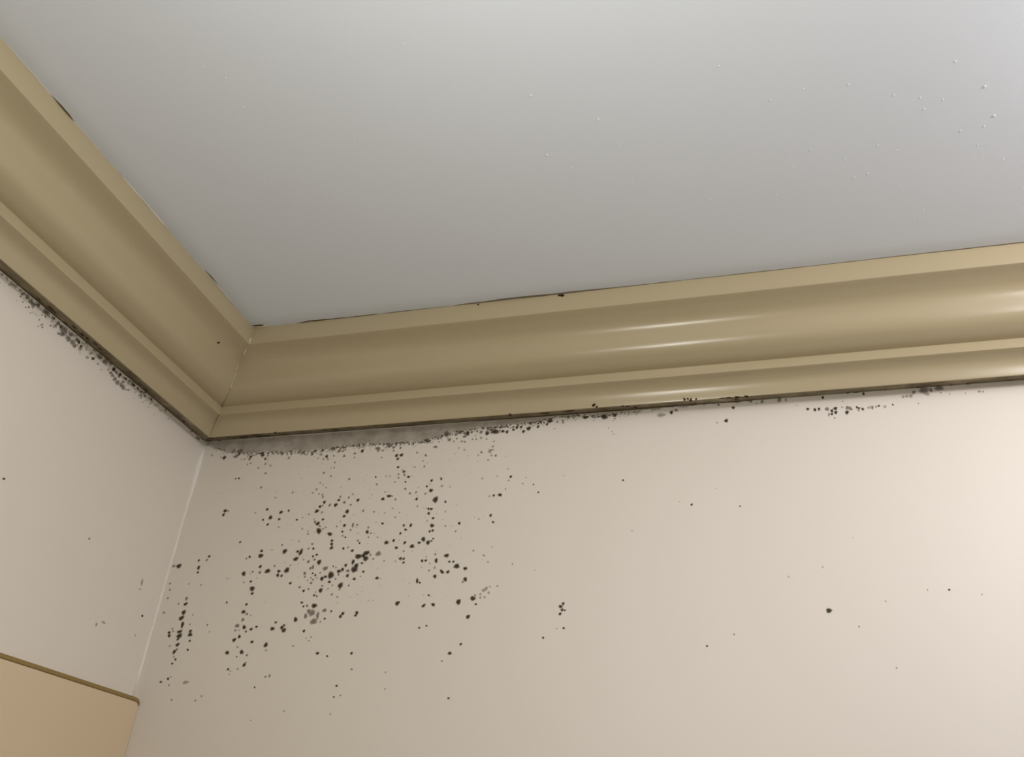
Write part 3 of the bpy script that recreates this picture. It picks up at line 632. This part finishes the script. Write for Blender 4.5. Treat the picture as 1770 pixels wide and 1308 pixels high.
1,-2147,-1386,367,260,31,1,LC 1,-2091,-1397,444,313,31,1,LC 1,-2097,-1257,224,157,32,0,LC 1,-2137,-1259,223,157,32,1,- 1,-2240,-1299,256,182,32,1,LC 1,-2135,-1326,259,182,32,1,LC 1,-1945,-1248,382,265,31,1,LC 1,-1912,-1251,269,186,31,0,LC 1,-2019,-1247,265,185,32,1,LC
1,-1818,-1248,233,160,31,0,LC 1,-1739,-1255,275,188,31,1,LC 1,-1657,-1222,359,243,31,1,LC 1,-1634,-1270,278,189,31,1,LC 1,-1710,-1315,314,214,31,2,- 1,-1492,-1242,325,218,30,1,LC 1,-1132,-1229,213,139,30,1,- 1,-1978,-1375,188,131,31,1,- 1,-2464,-1327,212,153,32,2,-
1,-1842,-1332,154,106,31,2,- 1,-407,-1230,234,145,28,1,- 1,-231,-1244,383,235,28,2,LD 1,-180,-1242,337,206,28,1,LD 1,-3355,-3447,171,144,25,0,u32 1,-1753,-3590,192,140,21,1,u33 1,-286,-4212,229,150,16,0,u34 1,-500,-3782,451,229,93,2,u35 1,-498,-3883,195,129,18,2,-
1,-1125,-4567,269,199,102,2,- 1,-1005,-4507,366,163,-5,2,- 1,-308,-4497,192,126,15,2,-'''
LIP = '''0,5381,2786,12913,75,178,223 0,5891,1964,12655,108,710,254 0,6261,2150,12717,108,804,251 0,6642,2979,12559,15,226,217 0,6684,2895,12836,24,124,155 0,7060,2810,12906,75,128,160
0,7126,2354,12785,108,241,231 0,7230,1492,12497,108,343,215 0,7940,2930,12742,15,153,192 0,7988,2935,12724,15,125,157 0,8028,2878,12873,24,167,209 0,8103,2894,12838,24,125,156
0,8078,1016,12339,108,141,177 0,8460,2809,12907,75,331,138 0,8547,2809,12907,75,441,138 0,8667,2811,12906,75,440,137 0,8656,1585,12528,108,306,191 0,8787,2831,12901,75,247,206
0,584,1940,12647,108,291,227 0,622,1216,12405,108,225,175 0,785,1306,12435,108,364,227 0,1077,2326,12775,108,663,207 0,879,1423,12474,108,307,192 0,1076,1211,12404,108,348,174
0,1121,1193,12398,108,251,157 0,1233,993,12331,108,390,122 0,1481,2802,12908,75,150,188 0,278,145,12048,108,320,160 0,274,2355,12785,108,336,210 0,122,446,12149,108,342,214
0,1567,1187,12396,108,580,121 0,2031,1625,12542,108,382,119 0,2310,1829,12610,108,610,153 0,2471,1804,12601,108,487,203 1,-3990,902,12301,108,271,113 1,-3808,1149,12383,108,330,172
1,-3726,987,12329,108,346,173 1,-3456,558,12186,108,283,177 1,-3391,1492,12497,108,384,192 1,-3208,1253,12418,108,336,210 1,-3117,1407,12469,108,318,181 1,-3002,1845,12615,108,401,167
1,-2871,1499,12500,108,405,169 1,-1921,1083,12361,108,197,164 1,-1748,906,12302,108,160,200 1,-1310,283,12094,108,137,171 1,-772,1080,12360,108,239,230 1,-442,610,12203,108,116,145
1,-153,1529,12510,108,323,202 1,-101,156,12052,108,237,148 1,-1656,10405,4235,45,186,179 0,10158,157,12052,108,196,246 0,10264,280,12093,108,326,204 0,11056,349,12116,108,231,180
0,10643,279,12093,108,113,142 0,11474,167,12056,108,191,119 0,11676,203,12068,108,285,119 0,6348,13860,319,0,376,235 0,5101,13860,340,0,116,145'''
GROW = 1.28
TH = 0.00035


def frame_wall(wall, a):
    a = math.radians(a)
    if wall == 0:
        ux = Vector((math.cos(a), 0, math.sin(a)))
        uz = Vector((0, -1, 0))
    else:
        ux = Vector((0, math.cos(a), math.sin(a)))
        uz = Vector((1, 0, 0))
    uy = uz.cross(ux)
    return ux, uy, uz


sv = {0: ([], [], [], []), 1: ([], [], [], [])}


def speck(wall, u, z, L, W, a, sh, seed):
    v, f, r, idx = sv[wall]
    ux, uy, uz = frame_wall(wall, a)
    c = Vector((u, -.00015, z)) if wall == 0 else Vector((.00015, u, z))
    n0 = len(f)
    blob_into(v, f, r, seed, None, c, ux * L * GROW, uy * W * GROW, uz * TH, 9, 0.3)
    idx.extend([sh] * (len(f) - n0))


def place_spot(mesh, name, c, ux, uy, uz, L, W):
    o = bpy.data.objects.new(name, mesh)
    COL.objects.link(o)
    o.matrix_world = Matrix.Translation(c) @ Matrix((ux, uy, uz)).transposed().to_4x4() @ Matrix.Diagonal((L, W, TH, 1))
    return o


for i, t in enumerate(WALL.split()):
    q = t.split(',')
    wall, u, z, L, W, a, sh = (int(k) for k in q[:7])
    u, z, L, W = u / 1e4, z / 1e4, L / 1e5, W / 1e5
    if q[7] == '-':
        speck(wall, u, z, L, W, a, sh, i)
        continue
    ux, uy, uz = frame_wall(wall, a)
    c = Vector((u, -.0002, z)) if wall == 0 else Vector((.0002, u, z))
    o = place_spot(SHAPES[sh, i % NV], 'mould_spot', c, ux, uy, uz, L * GROW, W * GROW)
    if q[7][0] == 'u' and q[7][1:].isdigit():
        tag(o, UNIQUE[int(q[7][1:])], 'mould spot')
    else:
        tag(o, '%s mould spot %s' % (SHADE[sh], CLUSTER[q[7]]), 'mould spot', '%s mould spots %s' % (SHADE[sh], CLUSTER[q[7]]))

# film of grey growth on the back wall under the cornice: its lower outline
FILM = [(0.0032, -0.1302), (0.0234, -0.136), (0.0567, -0.147), (0.1007, -0.1522), (0.1426, -0.152), (0.2054, -0.1560), (0.2645, -0.1503),
        (0.3041, -0.1501), (0.3627, -0.1524), (0.3913, -0.1515), (0.4191, -0.1455), (0.4374, -0.1409), (0.4837, -0.1364),
        (0.5112, -0.1356), (0.5475, -0.1335), (0.5834, -0.1304), (0.6011, -0.1259), (0.6364, -0.1259), (0.6798, -0.1300),
        (0.7056, -0.1278), (0.7226, -0.1273), (0.7563, -0.1260), (0.7815, -0.1230), (0.8228, -0.1222), (0.8554, -0.1209), (0.8876, -0.1204)]


def film_z(x):
    for (a, za), (b, zb) in zip(FILM, FILM[1:]):
        if a <= x <= b:
            return za + (zb - za) * (x - a) / (b - a)
    return -0.12


def film_density(x, z):
    zb = film_z(x)
    n1 = mnoise.noise(Vector((x * 90, z * 90, 1.3)))
    n2 = mnoise.noise(Vector((x * 330, z * 330, 4.3)))
    d = (z - zb) / 0.0055 + n1 * 0.9 + n2 * 0.8
    return d


CS = 0.0011
verts, faces, rims, vid = [], [], [], {}
nx, nz = int(0.887 / CS), int(0.044 / CS)
def fv(i, k):
    if (i, k) not in vid:
        x, z = 0.002 + i * CS, -0.1207 - k * CS
        d = film_density(x, z)
        vid[i, k] = len(verts)
        verts.append((x, -.00012, z))
        rims.append(max(0.0, min(1.0, 1.0 - d)))
    return vid[i, k]
for i in range(nx):
    for k in range(nz):
        x, z = 0.002 + (i + .5) * CS, -0.1207 - (k + .5) * CS
        if film_density(x, z) > -0.25:
            faces.append((fv(i, k), fv(i, k + 1), fv(i + 1, k + 1), fv(i + 1, k)))

M_FILM, nt, b = new_mat('mould_film')
at = N(nt, 'ShaderNodeAttribute', attribute_name='rim')
geo = N(nt, 'ShaderNodeNewGeometry')
nz1 = N(nt, 'ShaderNodeTexNoise'); nz1.inputs['Scale'].default_value = 45; nz1.inputs['Detail'].default_value = 6
nz1.inputs['Roughness'].default_value = 0.7
nt.links.new(geo.outputs['Position'], nz1.inputs['Vector'])
mr = N(nt, 'ShaderNodeMapRange')
nt.links.new(nz1.outputs['Fac'], mr.inputs[0])
mr.inputs[1].default_value, mr.inputs[2].default_value, mr.inputs[3].default_value, mr.inputs[4].default_value = 0.3, 0.7, 0.24, 0.54
m2 = N(nt, 'ShaderNodeMapRange', interpolation_type='SMOOTHSTEP')
nt.links.new(at.outputs['Fac'], m2.inputs[0])
m2.inputs[1].default_value, m2.inputs[2].default_value, m2.inputs[3].default_value, m2.inputs[4].default_value = 0.2, 1.0, 1.0, 0.0
mm = N(nt, 'ShaderNodeMath', operation='MULTIPLY')
nt.links.new(mr.outputs[0], mm.inputs[0]); nt.links.new(m2.outputs[0], mm.inputs[1])
nt.links.new(mm.outputs[0], b.inputs['Alpha'])
b.inputs['Base Color'].default_value = (0.23, 0.20, 0.14, 1)
b.inputs['Roughness'].default_value = 0.9
tag(obj('mould_film', mesh_of('mould_film', verts, faces, rims, [M_FILM]), None),
    'grey film of mould on the back wall hanging under the cornice beside the corner', 'mould', None, 'stuff')

# loose fringe under the film
rnd = random.Random(5)
for i in range(620):
    x = rnd.uniform(0.02, 0.72) if i % 5 else rnd.uniform(0.1, 0.58)
    d = abs(rnd.gauss(0, 0.0042))
    z = film_z(x) - d + 0.0035
    if z > -0.1215:
        continue
    r = rnd.uniform(0.0005, 0.0015) * (1.0 if d < .005 else 0.7)
    speck(0, x, z, r * rnd.uniform(1, 1.5), r, rnd.uniform(0, 90), 1 if rnd.random() < .55 else (2 if rnd.random() < .8 else 0), 5000 + i)
for i in range(150):
    x = rnd.gauss(0.33, 0.09)
    z = -rnd.uniform(0.17, 0.40)
    r = rnd.uniform(0.0004, 0.0009)
    speck(0, x, z, r, r, 0, 2, 7000 + i)
# and on the left wall
for i in range(170):
    y = rnd.choice([rnd.gauss(-.315, .04), rnd.gauss(-.16, .03), rnd.gauss(-.40, .03)])
    z = -.1225 - abs(rnd.gauss(0.007, 0.006))
    if y > -.03:
        continue
    r = rnd.uniform(0.0005, 0.0013)
    speck(1, y, z, r * 1.3, r, rnd.uniform(0, 90), rnd.choice([1, 2, 2]), 9000 + i)

v, f, r, idx = sv[0]
tag(obj('mould_speckle', mesh_of('mould_speckle', v, f, r, M_MOULD, idx), None),
    'fine grey mould speckling scattered over the stained part of the back wall', 'mould', None, 'stuff')
v, f, r, idx = sv[1]
tag(obj('mould_speckle', mesh_of('mould_speckle', v, f, r, M_MOULD, idx), None),
    'fine grey mould speckling on the left wall under the cornice', 'mould', None, 'stuff')

# brown growth filming the underside of the lip, with painted shade to darken it
M_GRIME_SHADE, nt, b = new_mat('mould_grime_shade')
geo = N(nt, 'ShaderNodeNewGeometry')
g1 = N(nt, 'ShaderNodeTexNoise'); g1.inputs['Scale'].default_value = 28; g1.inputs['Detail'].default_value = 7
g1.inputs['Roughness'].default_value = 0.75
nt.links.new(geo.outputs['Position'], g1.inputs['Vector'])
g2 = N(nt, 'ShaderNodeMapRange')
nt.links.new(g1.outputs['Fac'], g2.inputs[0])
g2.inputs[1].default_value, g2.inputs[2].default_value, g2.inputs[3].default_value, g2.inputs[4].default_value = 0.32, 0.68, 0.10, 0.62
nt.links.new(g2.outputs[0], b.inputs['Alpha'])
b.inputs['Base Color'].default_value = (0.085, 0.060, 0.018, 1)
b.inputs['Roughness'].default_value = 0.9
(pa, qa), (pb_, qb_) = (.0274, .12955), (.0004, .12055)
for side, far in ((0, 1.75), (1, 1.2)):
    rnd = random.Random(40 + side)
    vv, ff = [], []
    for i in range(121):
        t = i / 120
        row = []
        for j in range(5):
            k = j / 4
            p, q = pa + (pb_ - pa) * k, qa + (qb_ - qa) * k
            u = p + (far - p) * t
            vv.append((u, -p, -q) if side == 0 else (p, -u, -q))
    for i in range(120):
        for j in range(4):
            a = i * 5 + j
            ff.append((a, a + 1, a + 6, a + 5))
    tag(obj('mould_film', mesh_of('mould_film', vv, ff, [0.0] * len(vv), [M_GRIME_SHADE]), None),
        ('brown mould film with painted shade on the underside of the back cornice lip', 'brown mould film with painted shade on the underside of the left cornice lip')[side],
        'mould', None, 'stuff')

# dark growth on the underside and lower edge of the cornice
for i, t in enumerate(LIP.split()):
    side, u, p, q, n, L, W = (int(k) for k in t.split(','))
    u, p, q, L, W = u / 1e4, p / 1e5, q / 1e5, L / 1e5, W / 1e5
    n = math.radians(n)
    if side == 0:
        ux = Vector((1, 0, 0)); uz = Vector((0, -math.cos(n), -math.sin(n))); c = Vector((u, -p, -q))
    else:
        ux = Vector((0, 1, 0)); uz = Vector((math.cos(n), 0, -math.sin(n))); c = Vector((p, u, -q))
    uy = uz.cross(ux)
    o = place_spot(SHAPES[3, i % NV], 'mould_patch', c + uz * 0.0006, ux, uy, uz, max(L, .0012) * 1.15, max(W, .001) * 1.15)
    if side == 0:
        if q < .04:
            tx, g = ('oval dark hole on the top band of the cornice below the wide grey gap' if u > .6 else
                     'tiny dark speck on the top band of the cornice, left of the oval hole'), None
        elif u < .22:
            tx = 'dark brown mould patch on the lower lip of the back cornice beside the corner'; g = 'mould on the back cornice lip beside the corner'
        elif u < .45:
            tx = 'dark brown mould streak on the back cornice lip above the grey film'; g = 'mould on the back cornice lip above the film'
        elif u < .68:
            tx = 'black mould streak on the cornice lip where the film narrows'; g = 'mould on the back cornice lip where the film narrows'
        elif u < .93:
            tx = 'black mould patch on the cornice lip below the bright highlights'; g = 'mould on the back cornice lip below the highlights'
        else:
            tx = 'small black mould patch on the cornice lip towards its right end'; g = 'mould on the right end of the back cornice lip'
    else:
        if q < .11:
            tx, g = 'single tiny brown dot on the big curve of the left cornice', None
        elif u < -.2:
            tx = 'dark brown mould streak on the lip of the left cornice, away from the corner'; g = 'mould on the outer part of the left cornice lip'
        else:
            tx = 'dark brown mould patch on the left cornice lip close to the corner'; g = 'mould on the left cornice lip close to the corner'
    tag(o, tx, 'mould patch', g)
